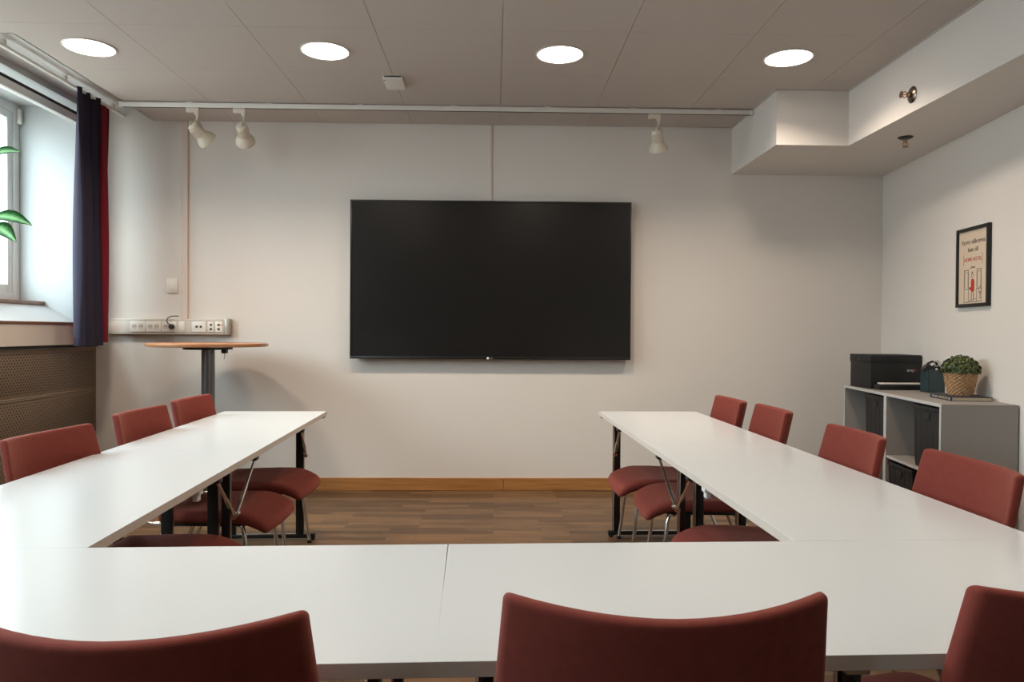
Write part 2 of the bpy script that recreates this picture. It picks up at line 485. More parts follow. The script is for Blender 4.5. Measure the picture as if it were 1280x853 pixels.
# window niches: frame, casements, glass, sill board, ledge, roller blind rail
for n, (a, b_) in enumerate(WINS, 1):
    wn = bpy.data.objects.new('window_%d' % n, None); COL.objects.link(wn); wn['kind'] = 'structure'
    zb, zt = 1.413, ZN1
    m = MB(); fwid = .06
    m.box(XW - .09, a, zb, XW, a + fwid, zt, .004); m.box(XW - .09, b_ - fwid, zb, XW, b_, zt, .004)
    m.box(XW - .09, a + fwid, zb, XW, b_ - fwid, zb + fwid, .004); m.box(XW - .09, a + fwid, zt - fwid, XW, b_ - fwid, zt, .004)
    mid = (a + b_) / 2
    m.box(XW - .09, mid - .03, zb + fwid, XW, mid + .03, zt - fwid, .004)
    m.build('window_frame', M_frame, wn)
    for (c, d) in ((a + fwid, mid - .03), (mid + .03, b_ - fwid)):
        s_ = MB(); cw = .055; z0, z1 = zb + fwid, zt - fwid
        s_.box(XW - .075, c, z0, XW - .012, c + cw, z1, .006); s_.box(XW - .075, d - cw, z0, XW - .012, d, z1, .006)
        s_.box(XW - .075, c + cw, z0, XW - .012, d - cw, z0 + cw, .006); s_.box(XW - .075, c + cw, z1 - cw, XW - .012, d - cw, z1, .006)
        so = s_.build('window_sash', M_frame, wn)
        MB().box(XW - .05, c + cw, z0 + cw, XW - .044, d - cw, z1 - cw).build('pane', M_glass, so, smooth=None)
    MB().box(XW + .002, b_ - .035, zt - .14, XW + .03, b_ - .012, zt - .03, .004).build('latch_box', M_white, wn)
    MB().box(-3.59, a + .001, 1.386, -3.25, b_ - .001, 1.412, .004).build('window_sill', M_sill, wn)
    hd = MB(); hd.box(-3.035, a - .0, 2.69, -2.985, b_, 2.745, .008)
    hd.mi = 1; hd.box(-3.03, a, 2.745, -3.0, b_, 2.77)
    hd.build('blind_rail', [M_frame, M_dark], wn)
struct('trim_5', MB().box(XL - .02, YB, 1.2445, XL + .018, D - .001, 1.262, .003), M_sill2)
struct('trim_6', MB().box(XL, YB, 1.103, XL + .012, D - .001, 1.2435, .002), M_trunk)
struct('trim_7', MB().box(-3.01, YB, 1.086, -2.985, D - .001, 1.1015), M_dark)

# perforated heater covers under the ledge: one lift-off panel is one thing
PER = [('top', .925), ('middle', .605), ('bottom', .285)]
ytab = [(5.020, 'at the back wall'), (3.775, 'beside the left table wing')]
first = None
for zi, (zn, zc) in enumerate(PER):
    for yi, (yc, where) in enumerate(ytab):
        lab = 'taupe perforated metal heater cover, %s of three rows, %s' % (zn, ('reaching the back wall corner' if yi == 0 else 'ending left of the frame'))
        if first is None:
            r_ = thing('heater_cover', (XL - .012, yc, zc), lab, 'heater cover', 'perforated heater covers')
            MB().box(-.008, -.617, -.152, .0, .617, .152, .002).build('perforated_sheet', M_perf, r_)
            fr = MB()
            fr.box(-.012, -.619, .150, .006, .619, .1585, .002); fr.box(-.012, -.619, -.1585, .006, .619, -.150, .002)
            fr.box(-.012, -.621, -.158, .004, -.612, .158, .002); fr.box(-.012, .612, -.158, .004, .621, .158, .002)
            fr.build('frame', M_perfframe, r_)
            first = r_
        else:
            dup(first, (XL - .012, yc, zc), 0, lab, 'perforated heater covers')
struct('trim_8', MB().box(-3.01, YB, 0, -2.992, D - .001, .12), M_perfframe)

# ------------------------------------------------------------------ curtain
cr_ = thing('curtain_rail', (-2.79, 4.06, 2.79), 'white curtain rail under the ceiling recess, dark curtain hanging from its end', 'curtain rail')
MB().box(-.012, 0, .018, .012, 1.58, .035, .003).build('track', M_white, cr_)
for k in range(3):
    MB().box(-.01, .2 + k * .6, .034, .01, .23 + k * .6, .066).build('bracket', M_white, cr_)
cu = thing('curtain', (-2.79, 5.19, 1.10), 'dark aubergine curtain with a claret red edge hanging beside the window', 'curtain')
def sheet(name, y0_, y1_, n, amp, folds, ph, mat_, z0_, z1_, parent, xoff=0.0, spread=1.0, th=.004):
    m = MB(); rows = []
    Z = [z0_ + (z1_ - z0_) * k / 24 for k in range(25)]
    for z in Z:
        tz = (z - z0_) / (z1_ - z0_)
        row = []
        for i in range(n + 1):
            u = i / n
            yy = y0_ + (y1_ - y0_) * (.5 + (u - .5) * (1 + (spread - 1) * (1 - tz)))
            a_ = amp * (.75 + .35 * (1 - tz) + .2 * math.sin(5 * u + 2 * tz))
            xx = xoff + a_ * math.sin(u * folds * 2 * PI + ph + .5 * math.sin(3 * tz + u * 4)) + .006 * math.sin(9 * u + 5 * tz)
            row.append((xx, yy + .012 * math.sin(2 * u * folds * 2 * PI + ph), z))
        rows.append(row)
    back = [[(x + th, y, z) for x, y, z in r] for r in rows]
    full = [r + b2[::-1] for r, b2 in zip(rows, back)]
    m.grid(full, closeu=True)
    return m.build(name, mat_, parent, smooth=80)
sheet('dark_panel', -.21, .10, 90, .045, 2.6, .5, M_curt, 0, 1.725, cu)
e = sheet('red_edge', .085, .25, 50, .022, 1.6, 1.9, M_red, .02, 1.722, cu, xoff=-.01); e['label'] = 'claret red edge of the curtain'
for k in range(7):
    MB().tube([(0, -.19 + k * .06, 1.72), (.006, -.185 + k * .06, 1.738), (0, -.19 + k * .06, 1.7172)], .003, 6).build('hook', M_white, cu)

# ------------------------------------------------------------------ plant on the window sill
def leaf_mesh(L, W, droop, name, parent, M4, mat_):
    bm = bmesh.new(); uvl = bm.loops.layers.uv.new('leaf'); n = 14
    rows = []
    for i in range(n + 1):
        u = i / n
        wd = W * (math.sin(PI * u ** .8) ** .85) * (1 - .25 * u) if 0 < u < 1 else 0.001
        z = -droop * u * u * L + .06 * L * math.sin(PI * u)
        row = []
        for j in range(-3, 4):
            v = j / 3
            row.append((bm.verts.new((u * L, v * wd, z + .22 * wd * abs(v) ** 1.3 + .02 * W * math.sin(u * 30) * abs(v))), u, v))
        rows.append(row)
    for i in range(n):
        for j in range(6):
            q = [rows[i][j], rows[i][j + 1], rows[i + 1][j + 1], rows[i + 1][j]]
            fc = bm.faces.new([a[0] for a in q])
            for lp, a in zip(fc.loops, q): lp[uvl].uv = (a[1], a[2])
    g = bmesh.ops.solidify(bm, geom=bm.faces[:], thickness=.0012)
    bmesh.ops.transform(bm, matrix=M4, verts=bm.verts[:])
    me = bpy.data.meshes.new(name); bm.to_mesh(me); bm.free(); me.materials.append(mat_)
    me.polygons.foreach_set('use_smooth', [True] * len(me.polygons))
    return link(name, me, parent)
px_, py_ = -3.31, 4.82
pp = thing('potted_houseplant', (px_, py_, 1.413), 'green variegated houseplant in a grey pot on the window sill', 'plant')
pp.scale = (1.03, 1.03, 1.03)
MB().lathe([(.001, .0), (.075, .0), (.08, .01), (.098, .27), (.102, .275), (.102, .285), (.094, .285), (.09, .262), (.001, .262)], n=36).build('pot', M_pot, pp)
MB().tube([(0, 0, .25), (.005, .005, .5), (-.01, .01, .75), (.0, .0, .95)], .009, 8).build('stem', M_stem, pp)
LV = [  # base height, azimuth deg (0=+x), pitch deg, length, width, droop
    (0.47, 62, -2, .235, .070, .12), (.41, 72, -16, .17, .070, .30),
    (.86, 55, 18, .16, .050, .05), (.45, 200, 5, .2, .045, .3), (.7, 170, 25, .2, .045, .2),
    (.9, 230, 40, .2, .04, .3), (.58, 300, 10, .2, .045, .3), (.35, 130, 0, .16, .045, .3), (.95, 100, 60, .15, .035, .1)]
for (hb, az, pit, L, W, dr) in LV:
    a = math.radians(az); pt = math.radians(pit)
    base = Vector((0, 0, hb)); pe = base + Vector((math.cos(a) * .09, math.sin(a) * .09, .05))
    M4 = Matrix.Translation(pe) @ Matrix.Rotation(a, 4, 'Z') @ Matrix.Rotation(-pt, 4, 'Y') @ Matrix.Rotation(math.radians(-28), 4, 'X')
    lf = leaf_mesh(L, W, dr, 'leaf', pp, M4, M_vleaf)
    MB().tube([base, base.lerp(pe, .6) + Vector((0, 0, .012)), pe], .0035, 6).build('leaf_stalk', M_stem, lf)

# ------------------------------------------------------------------ ceiling lights
LX = [-2.262, -.958, .362, 1.665]
LR = {4.19: ['leftmost round ceiling light, nearest the window', 'second round ceiling light from the window, between the motion sensor and the window side', 'round ceiling light above the right part of the television, third from the window', 'rightmost round ceiling light, beside the boxed duct'],
      1.53: ['round ceiling light overhead of the near tables at the window side', 'round ceiling light overhead of the front left table', 'round ceiling light overhead of the front right table', 'round ceiling light overhead of the near tables at the duct side']}
first = None
for yy, labs in LR.items():
    for xx, lab in zip(LX, labs):
        if first is None:
            r_ = thing('ceiling_light', (xx, yy, ZC), lab, 'ceiling light', 'round ceiling downlights')
            MB().lathe([(.128, 0), (.137, -.001), (.138, -.004), (.134, -.007), (.127, -.006), (.126, 0)], n=48, caps=False).build('ring', M_white, r_)
            MB().lathe([(.001, -.0045), (.1262, -.0045), (.1262, -.002), (.001, -.002)], n=48, caps=False).build('diffuser', M_lamp, r_)
            first = r_
        else: dup(first, (xx, yy, ZC), 0, lab, 'round ceiling downlights')

# motion sensor box on the ceiling
ms = thing('motion_sensor', (-.635, 4.68, ZC), 'small white square sensor box on the ceiling', 'sensor')
MB().rbox(.06, .10, .0125, .006, 4, 4, 1, fn=lambda p: (p.x, p.y, p.z - .0117)).build('housing', M_white, ms)
MB().box(-.052, -.102, -.010, .052, -.098, -.004).build('lens_slot', M_plas, ms)
MB().lathe([(.001, -.0265), (.004, -.0265), (.004, -.025), (.001, -.025)], c=(-.05, -.085, 0), n=12).build('indicator', M_hole, ms)

# ------------------------------------------------------------------ lighting track and spots
tk = thing('lighting_track', (-.39, 5.17, 2.7615), 'long white lighting track under the ceiling in front of the back wall', 'track')
tm = MB()
tm.box(-2.185, -.017, -.016, 2.185, .017, .016, .003)
tm.build('rail', M_white, tk)
tg = MB(); tg.box(-2.18, -.006, -.0175, 2.18, .006, -.0155); tg.build('groove', M_dark, tk)
for sx in (-1, 1): MB().box(sx * 2.185 - .012, -.019, -.018, sx * 2.185 + .012, .019, .018, .004).build('end_cap', M_white, tk)
for xx in (-1.72, -1.18, -.55, .1, .75, 1.35, 1.95): MB().box(xx - .022, -.012, .015, xx + .022, .012, .0232, .002).build('mount', M_white, tk)

def make_spot(x, label, yawd, tilt, first=None):
    r_ = thing('track_spotlight', (x, 5.17, 2.7435), label, 'spotlight', 'white track spotlights')
    ad = MB(); ad.box(-.055, -.016, -.032, .03, .016, .0, .004); ad.box(.0, -.014, -.05, .03, .014, -.03, .004)
    ad.build('adapter', M_spot, r_)
    MB().tube([(.018, 0, -.045), (.018, 0, -.07), (.010, 0, -.09), (.008, 0, -.105)], .008, 10, rs=[.010, .008, .008, .009]).build('arm', M_spot, r_)
    R = Matrix.Translation((.008, 0, -.145)) @ Matrix.Rotation(math.radians(yawd), 4, 'Z') @ Matrix.Rotation(math.radians(tilt), 4, 'X')
    # head, axis -Z is light direction
    hd = MB().lathe([(.001, .045), (.024, .043), (.036, .034), (.040, .02), (.041, -.05), (.044, -.058), (.062, -.085), (.0665, -.105), (.0665, -.113), (.0635, -.1135), (.055, -.09), (.05, -.085), (.001, -.085)], n=36)
    hd.xf(R).mi = 0; ho = hd.build('lamp_head', M_spot, r_)
    rb = MB()
    for k in range(9):
        a = math.radians(-50 + k * 12.5) - PI / 2
        c_, s_ = math.cos(a) * .0415, math.sin(a) * .0415
        rb.box(c_ - .0015, s_ - .0015, -.045, c_ + .0015, s_ + .0015, .012)
    rb.xf(R); rb.build('cooling_rib', M_spot, ho)
    yk = MB(); yk.tube([(.0, -.043, .005), (.0, -.043, .04), (0, -.02, .056), (0, .02, .056), (0, .043, .04), (0, .043, .005)], .005, 8)
    yk.xf(Matrix.Translation((.008, 0, -.145)) @ Matrix.Rotation(math.radians(yawd), 4, 'Z')); yk.build('yoke', M_spot, r_)
    lens = MB().lathe([(.001, -.092), (.054, -.092), (.054, -.089), (.001, -.089)], n=30); lens.xf(R); lens.build('lens', M_white, ho)
    return r_
make_spot(-2.075, 'leftmost white track spotlight, its lamp head swung to the right', -32, 58)
make_spot(-1.755, 'second white track spotlight from the left, its bell-shaped head aimed down', 6, 55)
make_spot(1.125, 'lone white track spotlight at the right end of the track', -22, 30)

# ------------------------------------------------------------------ sprinklers
def sprinkler(name_label, M4, extra):
    r_ = thing('fire_sprinkler', (0, 0, 0), name_label, 'sprinkler', 'bronze fire sprinklers')
    r_.matrix_world = M4
    MB().lathe([(.001, 0), (.045, 0), (.045, .003), (.034, .010), (.02, .014), (.001, .014)], n=32).build('escutcheon', M_bronze if extra else M_black, r_)
    MB().lathe([(.001, .012), (.013, .012), (.013, .026), (.009, .03), (.001, .03)], n=16).build('body', M_brass, r_)
    fr = MB(); fr.tube([(.009, 0, .028), (.017, 0, .045), (.004, 0, .062)], .003, 8); fr.tube([(-.009, 0, .028), (-.017, 0, .045), (-.004, 0, .062)], .003, 8)
    fr.lathe([(.001, .03), (.0035, .03), (.0035, .058), (.001, .058)], n=10)
    fr.build('frame', M_brass, r_)
    MB().lathe([(.001, .061), (.018, .061), (.019, .0635), (.001, .0645)], n=20).build('deflector', M_brass, r_)
    return r_
sprinkler('fire sprinkler sticking sideways out of the duct face', Matrix.Translation((2.28, 4.01, 2.525)) @ Matrix.Rotation(-PI / 2, 4, 'Y'), True)
sprinkler('fire sprinkler hanging from the underside of the duct', Matrix.Translation((2.53, 4.52, 2.43)) @ Matrix.Rotation(PI, 4, 'X'), False)

# ------------------------------------------------------------------ back wall items
struct('trim_9', MB().box(-2.352, D - .018, 1.29, -2.31, D, ZC - .002, .004), M_rose)
struct('trim_10', MB().box(-.039, D - .007, 2.18, -.025, D, ZC - .002, .002), M_rose)
sw = thing('light_switch', (-2.43, D, 1.545), 'white light switch on the back wall between the curtain and the cable duct', 'switch')
MB().box(-.042, -.012, -.055, .042, 0, .055, .005).build('plate', M_socket, sw)
MB().box(-.026, -.017, -.035, .026, -.011, .035, .003).build('rocker', M_socket, sw)
tkx = lambda px: -2.9 + (px - 137) * (.914 / 153)
td = thing('power_trunking', (0, D, 1.237), 'beige wall trunking with power sockets behind the round standing table', 'trunking')
MB().box(-2.985, -.058, -.058, tkx(284), 0, .058, .005).build('body', M_trunk, td)
MB().box(tkx(284), -.062, -.061, tkx(290), 0, .061, .004).build('end_cap', M_alu, td)
lp = MB(); lp.box(-2.985, -.0595, .044, tkx(284) - .001, -.0575, .0465); lp.box(-2.985, -.0595, -.0465, tkx(284) - .001, -.0575, -.044); lp.build('lid_groove', M_alu, td)
def cx(z): return 120 + z / 5.333
MB().box(tkx(cx(105)), -.0592, -.038, tkx(cx(182)), -.0575, .038, .001).build('blank_cover', M_rose, td)
def double_socket(za, zb):
    xa, xb = tkx(cx(za)), tkx(cx(zb))
    so = MB().box(xa, -.066, -.041, xb, -.057, .041, .003).build('double_socket', M_socket, td)
    for k in (.28, .72):
        xc = xa + (xb - xa) * k
        MB().lathe([(.0185, -.0668), (.0165, -.0662), (.016, -.0662), (.016, -.0667), (.001, -.0667)], c=(xc, 0, 0), n=24, axis='Y', caps=False).build('socket_well', M_hole if False else M_trunk, so)
        hp = MB()
        for sx in (-.007, .007): hp.lathe([(.001, -.0675), (.0032, -.0675), (.0032, -.0655), (.001, -.0655)], c=(xc + sx, 0, .0), n=10, axis='Y')
        for k2 in range(9):
            aa = math.radians(20 + k2 * 17.5)
            hp.box(xc + .0155 * math.cos(aa) - .0010, -.0673, .0155 * math.sin(aa) - .0010, xc + .0155 * math.cos(aa) + .0010, -.0662, .0155 * math.sin(aa) + .0010)
        hp.build('socket_hole', M_hole, so)
double_socket(255, 355); double_socket(360, 458); double_socket(462, 560)
so = MB().box(tkx(cx(570)), -.066, -.041, tkx(cx(618)), -.057, .041, .003).build('switch_module', M_socket, td)
MB().box(tkx(cx(575)), -.069, -.028, tkx(cx(613)), -.065, .028, .002).build('rocker', M_socket, so)
def outlet(za, zb, holes):
    o_ = MB().box(tkx(cx(za)), -.066, -.041, tkx(cx(zb)), -.057, .041, .003).build('data_outlet', M_socket, td)
    for hz, vz in holes:
        x_ = tkx(cx(hz)); MB().box(x_ - .008, -.0672, vz - .008, x_ + .008, -.0655, vz + .008, .002).build('port', M_hole, o_)
outlet(660, 755, ((694, 0), (722, 0)))
outlet(768, 808, ((788, .014), (788, -.018)))
outlet(812, 866, ((839, .014), (839, -.018)))
om = MB().box(tkx(cx(848)), -.0675, .010, tkx(cx(864)), -.0655, .017).build('marker', M_orange, td); om['label'] = 'small orange marker'
cb = thing('power_cable', (tkx(cx(535)), D - .066, 1.237), 'black power plug and looping cable in the wall trunking socket', 'cable')
MB().lathe([(.001, 0), (.017, 0), (.019, -.01), (.018, -.03), (.012, -.036), (.001, -.036)], n=24, axis='Y').build('plug', M_plas, cb)
k_ = (.914 / 153) / 5.333
MB().tube([((x_ - 535) * k_, y_, (470 - z_) * .00119) for x_, y_, z_ in
           ((532, -.02, 462), (515, -.03, 450), (508, -.03, 432), (514, -.02, 415), (532, -.012, 406), (555, -.006, 404), (575, .0, 404))], .0038, 8).build('cord', M_plas, cb)

# television
tv = thing('television', (-.0265, 5.56, 1.60), 'large black wall-mounted television on the back wall', 'television')
TW, TH = 1.0545, .5945
bz = MB(); bw = .012
for q in ((-TW, -TH, TW, -TH + bw + .006), (-TW, TH - bw, TW, TH), (-TW, -TH + bw + .006, -TW + bw, TH - bw), (TW - bw, -TH + bw + .006, TW, TH - bw)):
    bz.box(q[0], -.004, q[1], q[2], .012, q[3], .0015)
bz.build('bezel', M_bezel, tv)
MB().box(-TW + bw - .001, .0, -TH + bw + .005, TW - bw + .001, .008, TH - bw + .001).build('screen', M_screen, tv)
MB().box(-TW + .002, .012, -TH + .002, TW - .002, .045, TH - .002, .004).build('rear_shell', M_bezel, tv)
MB().box(-.5, .045, -.25, .5, .0846, .25, .003).build('wall_bracket', M_black, tv)
lg = MB(); lg.lathe([(.001, -.0048), (.009, -.0048), (.009, -.0036), (.001, -.0036)], c=(-.022, 0, -TH + .008), n=24, axis='Y')
lo = lg.build('logo', M_badge, tv)
text_mesh('logo_lettering', 'LG', .02, M_steel, tv, Matrix.Translation((.004, -.0042, -TH + .008)) @ Matrix.Rotation(PI / 2, 4, 'X'))
pw = MB().box(TW - .006, -.0052, -.42, TW - .002, -.0038, -.412).build('standby_light', M_redink, tv); pw['label'] = 'tiny red standby light'

# ------------------------------------------------------------------ round standing table
rt_ = thing('standing_table', (-1.955, 5.1, 0), 'tall round standing table with wooden top and grey column by the back wall', 'table')
tt = MB(); tt.lathe([(.001, 1.1), (.38, 1.1), (.39, 1.103), (.392, 1.1125), (.39, 1.122), (.38, 1.125), (.001, 1.125)], n=72)
tto = tt.build('tabletop', M_rtab, rt_)
for p_ in tto.data.polygons:
    pass
tto.data.materials.append(M_redge)
for p_ in tto.data.polygons:
    if abs(p_.normal.z) < .6: p_.material_index = 1
MB().lathe([(.001, .03), (.0435, .03), (.0435, 1.08), (.001, 1.08)], n=32).build('column', M_grey, rt_)
MB().lathe([(.001, 1.08), (.16, 1.08), (.16, 1.0995), (.001, 1.0995)], n=32).build('mounting_plate', M_black, rt_)
MB().lathe([(.001, 0), (.28, 0), (.28, .012), (.24, .02), (.07, .032), (.05, .04), (.001, .04)], n=48).build('base', M_grey, rt_)
pd = MB(); pd.box(.105, -.05, 1.055, .14, -.01, 1.0995, .004); pd.tube([(.12, -.03, 1.06), (.124, -.03, 1.04), (.118, -.03, 1.015)], .002, 6)
pd.build('cable_clip', M_plas, rt_)

# ------------------------------------------------------------------ meeting tables
def make_table(name_label, cx_, cy_, rz, legs, clips=(), L=1.3995, W=.6, end_clip=None):
    r_ = thing('meeting_table', (cx_, cy_, 0), name_label, 'table', 'white folding meeting tables', rz)
    hx, hy = L / 2, W / 2
    tp = MB()
    tp.box(-hx, -hy, .706, hx, hy, .73, .0006, 1)
    o = tp.build('tabletop', [M_top, M_edge, M_under], r_, smooth=None)
    for p_ in o.data.polygons:
        if p_.normal.z < -.5: p_.material_index = 2
        elif p_.normal.z < .5: p_.material_index = 1
    rl = MB()
    for yy in (-.17, .17): rl.box(-hx + .1, yy - .015, .68, hx - .1, yy + .015, .7055, .003)
    rl.build('under_rail', M_black, r_)
    for (lx, posts, struts, wd) in legs:
        ft = MB(); y0_, y1_ = -hy + .04, hy - .04
        ft.box(lx - .014, y0_, .012, lx + .014, y1_, .034, .004)
        fo = ft.build('foot', M_black, r_)
        cg = MB(); cg.box(lx - .006, y0_ + .06, .0335, lx + .006, y1_ - .06, .0365, .001); cg.build('foot_inlay', M_chrome, fo)
        for yy in (y0_ + .015, y1_ - .015):
            MB().lathe([(.001, 0), (.013, 0), (.015, .004), (.013, .013), (.001, .013)], c=(lx, yy, 0), n=16).build('glide', M_plas, fo)
            MB().box(lx - .016, yy - .017, .01, lx + .016, yy + .017, .037, .004).build('end_cap', M_plas, fo)
        for py in posts:
            pm = MB(); pm.box(lx - .010, py - wd / 2, .033, lx + .010, py + wd / 2, .69, .003)
            po = pm.build('leg', M_black, r_)
            cm = MB(); cm.tube([(lx - .0135, py + wd / 2 - .004, .04), (lx - .0135, py + wd / 2 - .004, .68)], .0045, 8); cm.build('edge_tube', M_chrome, po)
            MB().box(lx - .02, py - .03, .675, lx + .02, py + .03, .7055, .003).build('hinge', M_steel, po)
        for (ya, za, xb, yb, zb) in struts:
            a = Vector((lx, ya, za)); b2 = Vector((xb, yb, zb)); sm = MB()
            md = a.lerp(b2, .5); md2 = a.lerp(b2, .56)
            sm.tube([a, md, md2, b2], .006, 10, rs=[.008, .008, .0055, .0055])
            st = sm.build('folding_strut', M_chrome, r_)
            jm = MB(); jm.lathe([(.001, -.014), (.011, -.014), (.011, .014), (.001, .014)], c=a, n=14, axis='X'); jm.build('joint', M_chrome, st)
            jm = MB(); jm.box(b2.x - .02, b2.y - .012, .69, b2.x + .02, b2.y + .012, .7055, .003); jm.build('strut_bracket', M_plas, st)
    for cxp in clips:
        cm = MB(); cm.box(cxp - .018, hy - .05, .688, cxp + .018, hy - .006, .7055, .002); cm.box(cxp - .014, hy - .03, .668, cxp + .014, hy - .012, .69, .002)
        c_ = cm.build('linking_clip', M_white, r_); c_['label'] = 'white plastic linking clip'
    if end_clip is not None:
        cm = MB(); cm.box(end_clip - .03, hy - .035, .693, end_clip + .03, hy - .008, .7055, .004)
        cm.build('corner_catch', M_plas, r_)
    return r_

def wing(far, a, side, s0, lab, legs, **k):
    u = Vector((math.sin(a), math.cos(a))); v = Vector((math.cos(a), -math.sin(a))) * side
    c = Vector(far) - u * (s0 + .7) + v * .3
    rz = (-PI / 2 - a) if side < 0 else (PI / 2 - a)
    return make_table(lab, c.x, c.y, rz, legs, **k)
LF, RF = (-1.0008, 4.4515), (.6409, 4.5005)
aL, aR = -.0365, -.0219
# left wing: local +x runs toward the camera
wing(LF, aL, -1, 0, 'white meeting table at the far end of the left wing',
     [(-.7 + .148, (.175, -.21), ((.21, .49, -.7 + .62, .288, .69),), .045), (-.7 + 1.30, (.07, -.12), (), .045)], end_clip=-.67)
wing(LF, aL, -1, 1.4, 'white meeting table in the middle of the left side, at the inner corner',
     [(-.7 + .14, (.20, -.21), ((.24, .495, -.70 + .055, .285, .69), (.232, .485, -.70 + .50, .285, .69)), .032), (.56, (.2, -.21), (), .032)], clips=(-.02,))
# right wing: local +x runs away from the camera
wing(RF, aR, 1, 0, 'white meeting table at the far end of the right wing',
     [(.7 - .14, (.215, -.21), ((.224, .49, .7 - .60, .288, .69),), .045), (.7 - 1.29, (.07, -.12), (), .045)], end_clip=.67)
wing(RF, aR, 1, 1.4, 'white meeting table in the middle of the right side, at the inner corner',
     [(.7 - .085, (.20, -.21), ((.225, .495, .70 - .055, .285, .69), (.217, .485, .70 - .50, .285, .69)), .032), (-.56, (.2, -.21), (), .032)], clips=(.02,))
# front row
a_ = .0319
make_table('white meeting table in the front row, left of the middle seam', -.103 - .7 * math.cos(a_) + .3 * math.sin(a_), 1.678 - .7 * math.sin(a_) - .3 * math.cos(a_), a_,
           [(-.52, (.2, -.2), (), .04), (.60, (.2, -.2), (), .04)])
a_ = .0262
make_table('white meeting table in the front row, right of the middle seam', -.1015 + .7 * math.cos(a_) + .3 * math.sin(a_), 1.678 + .7 * math.sin(a_) - .3 * math.cos(a_), a_,
           [(-.62, (.2, -.2), (), .04), (-.035, (.2, -.22), (), .04)])

# ------------------------------------------------------------------ chairs
LEAN = math.tan(math.radians(13))
def back_fn(p):
    # p in box coords: x across, y thickness, z height (centred)
    z = p.z
    wx = p.x * (1.0 + .05 * (-z) / .15)                     # slightly wider towards the bottom
    curve = .078 * (abs(p.x) / .24) ** 1.9
    zz = .70 + z + .012 * (abs(p.x) / .24) ** 2 * (1 if z > 0 else 0) - .012
    y = -.30 - .078 + curve + p.y - (zz - .85) * LEAN
    return (wx, y, zz)
def seat_fn(p):
    x, y, z = p
    yf = y + .10
    drop = .0
    if y > .08: drop = .055 * ((y - .08) / .16) ** 2
    w_ = 1 - .10 * max(0, (-y) / .24) - .02 * max(0, (y - .1) / .14) ** 2
    bul = .014 * (1 - (x / .225) ** 2) * max(0, y / .24)
    dish = .008 * (1 - (x / .225) ** 2)
    return (x * w_, y + .10 + bul, .408 + z - drop + (-dish if z > 0 else 0) - .006 * max(0, -y / .24))
def make_chair(label):
    r_ = thing('conference_chair', (0, 0, 0), label, 'chair', 'red upholstered meeting chairs')
    MB().rbox(.24, .0150, .15, .0115, 14, 1, 8, fn=back_fn).build('backrest', M_fabL, r_, smooth=60)
    MB().rbox(.225, .24, .027, .025, 12, 14, 1, fn=seat_fn).build('seat', M_fabL, r_, smooth=60)
    pan = MB().box(-.19, -.10, .362, .19, .24, .3795, .004); pan.build('seat_pan', M_plas, r_)
    for sx in (-1, 1):
        # front leg
        MB().tube([(sx * .185, .225, .365), (sx * .195, .238, .33), (sx * .205, .255, .16), (sx * .215, .275, .012)], .0095, 12).build('leg', M_chrome, r_)
        MB().tube([(sx * .175, -.08, .365), (sx * .19, -.12, .33), (sx * .205, -.19, .16), (sx * .215, -.25, .012)], .0095, 12).build('leg', M_chrome, r_)
        MB().tube([(sx * .165, -.06, .367), (sx * .165, -.17, .367), (sx * .165, -.232, .385), (sx * .165, -.262, .44), (sx * .165, -.285, .56), (sx * .165, -.300, .64)], .009, 12).build('backrest_support', M_chrome, r_)
        for (fx, fy) in ((.215, .275), (.215, -.25)):
            MB().lathe([(.001, 0), (.012, 0), (.013, .004), (.0115, .016), (.001, .016)], c=(sx * fx, fy, 0), n=14).build('foot_cap', M_plas, r_)
    MB().tube([(-.185, .205, .36), (.185, .205, .36)], .008, 10).build('crossbar', M_chrome, r_)
    MB().tube([(-.178, -.08, .36), (.178, -.08, .36)], .008, 10).build('crossbar', M_chrome, r_)
    return r_

R_ = math.radians
proto = make_chair('red chair at the left table wing, farthest from the camera, before the standing table')
proto.location = (-1.63 + .30, 4.03, 0); proto.rotation_euler = (0, 0, -PI / 2 - R_(1))
G = 'red upholstered meeting chairs'
CH = [
    (-1.61 + .30, 3.41, -PI / 2 - R_(1), 'red chair at the left table wing, middle one of three along the window side'),
    (-1.585 + .30, 2.65, -PI / 2 - R_(5), 'red chair at the left table wing, nearest one in front of the perforated covers'),
    (1.31 - .30, 4.10, PI / 2 - R_(1), 'red chair at the right table wing, farthest one, partly behind its neighbour'),
    (1.36 - .30, 3.605, PI / 2 - R_(3), 'red chair at the right table wing, second from the back wall'),
    (1.355 - .30, 2.765, PI / 2 - R_(3), 'red chair at the right table wing, in front of the grey shelf baskets'),
    (1.375 - .30, 2.12, PI / 2 - R_(3), 'red chair at the right table wing, closest to the camera on that side'),
    (-.47, 1.266, R_(0), 'red chair seen from behind at the bottom left, before the front left table'),
    (.243, 1.330, R_(0), 'red chair seen from behind at the bottom centre, before the front right table'),
    (.845, 1.40, R_(14), 'red chair seen from behind in the bottom right corner, turned inward'),
]
for x, y, rz, lab in CH: dup(proto, (x, y, 0), rz, lab, G)

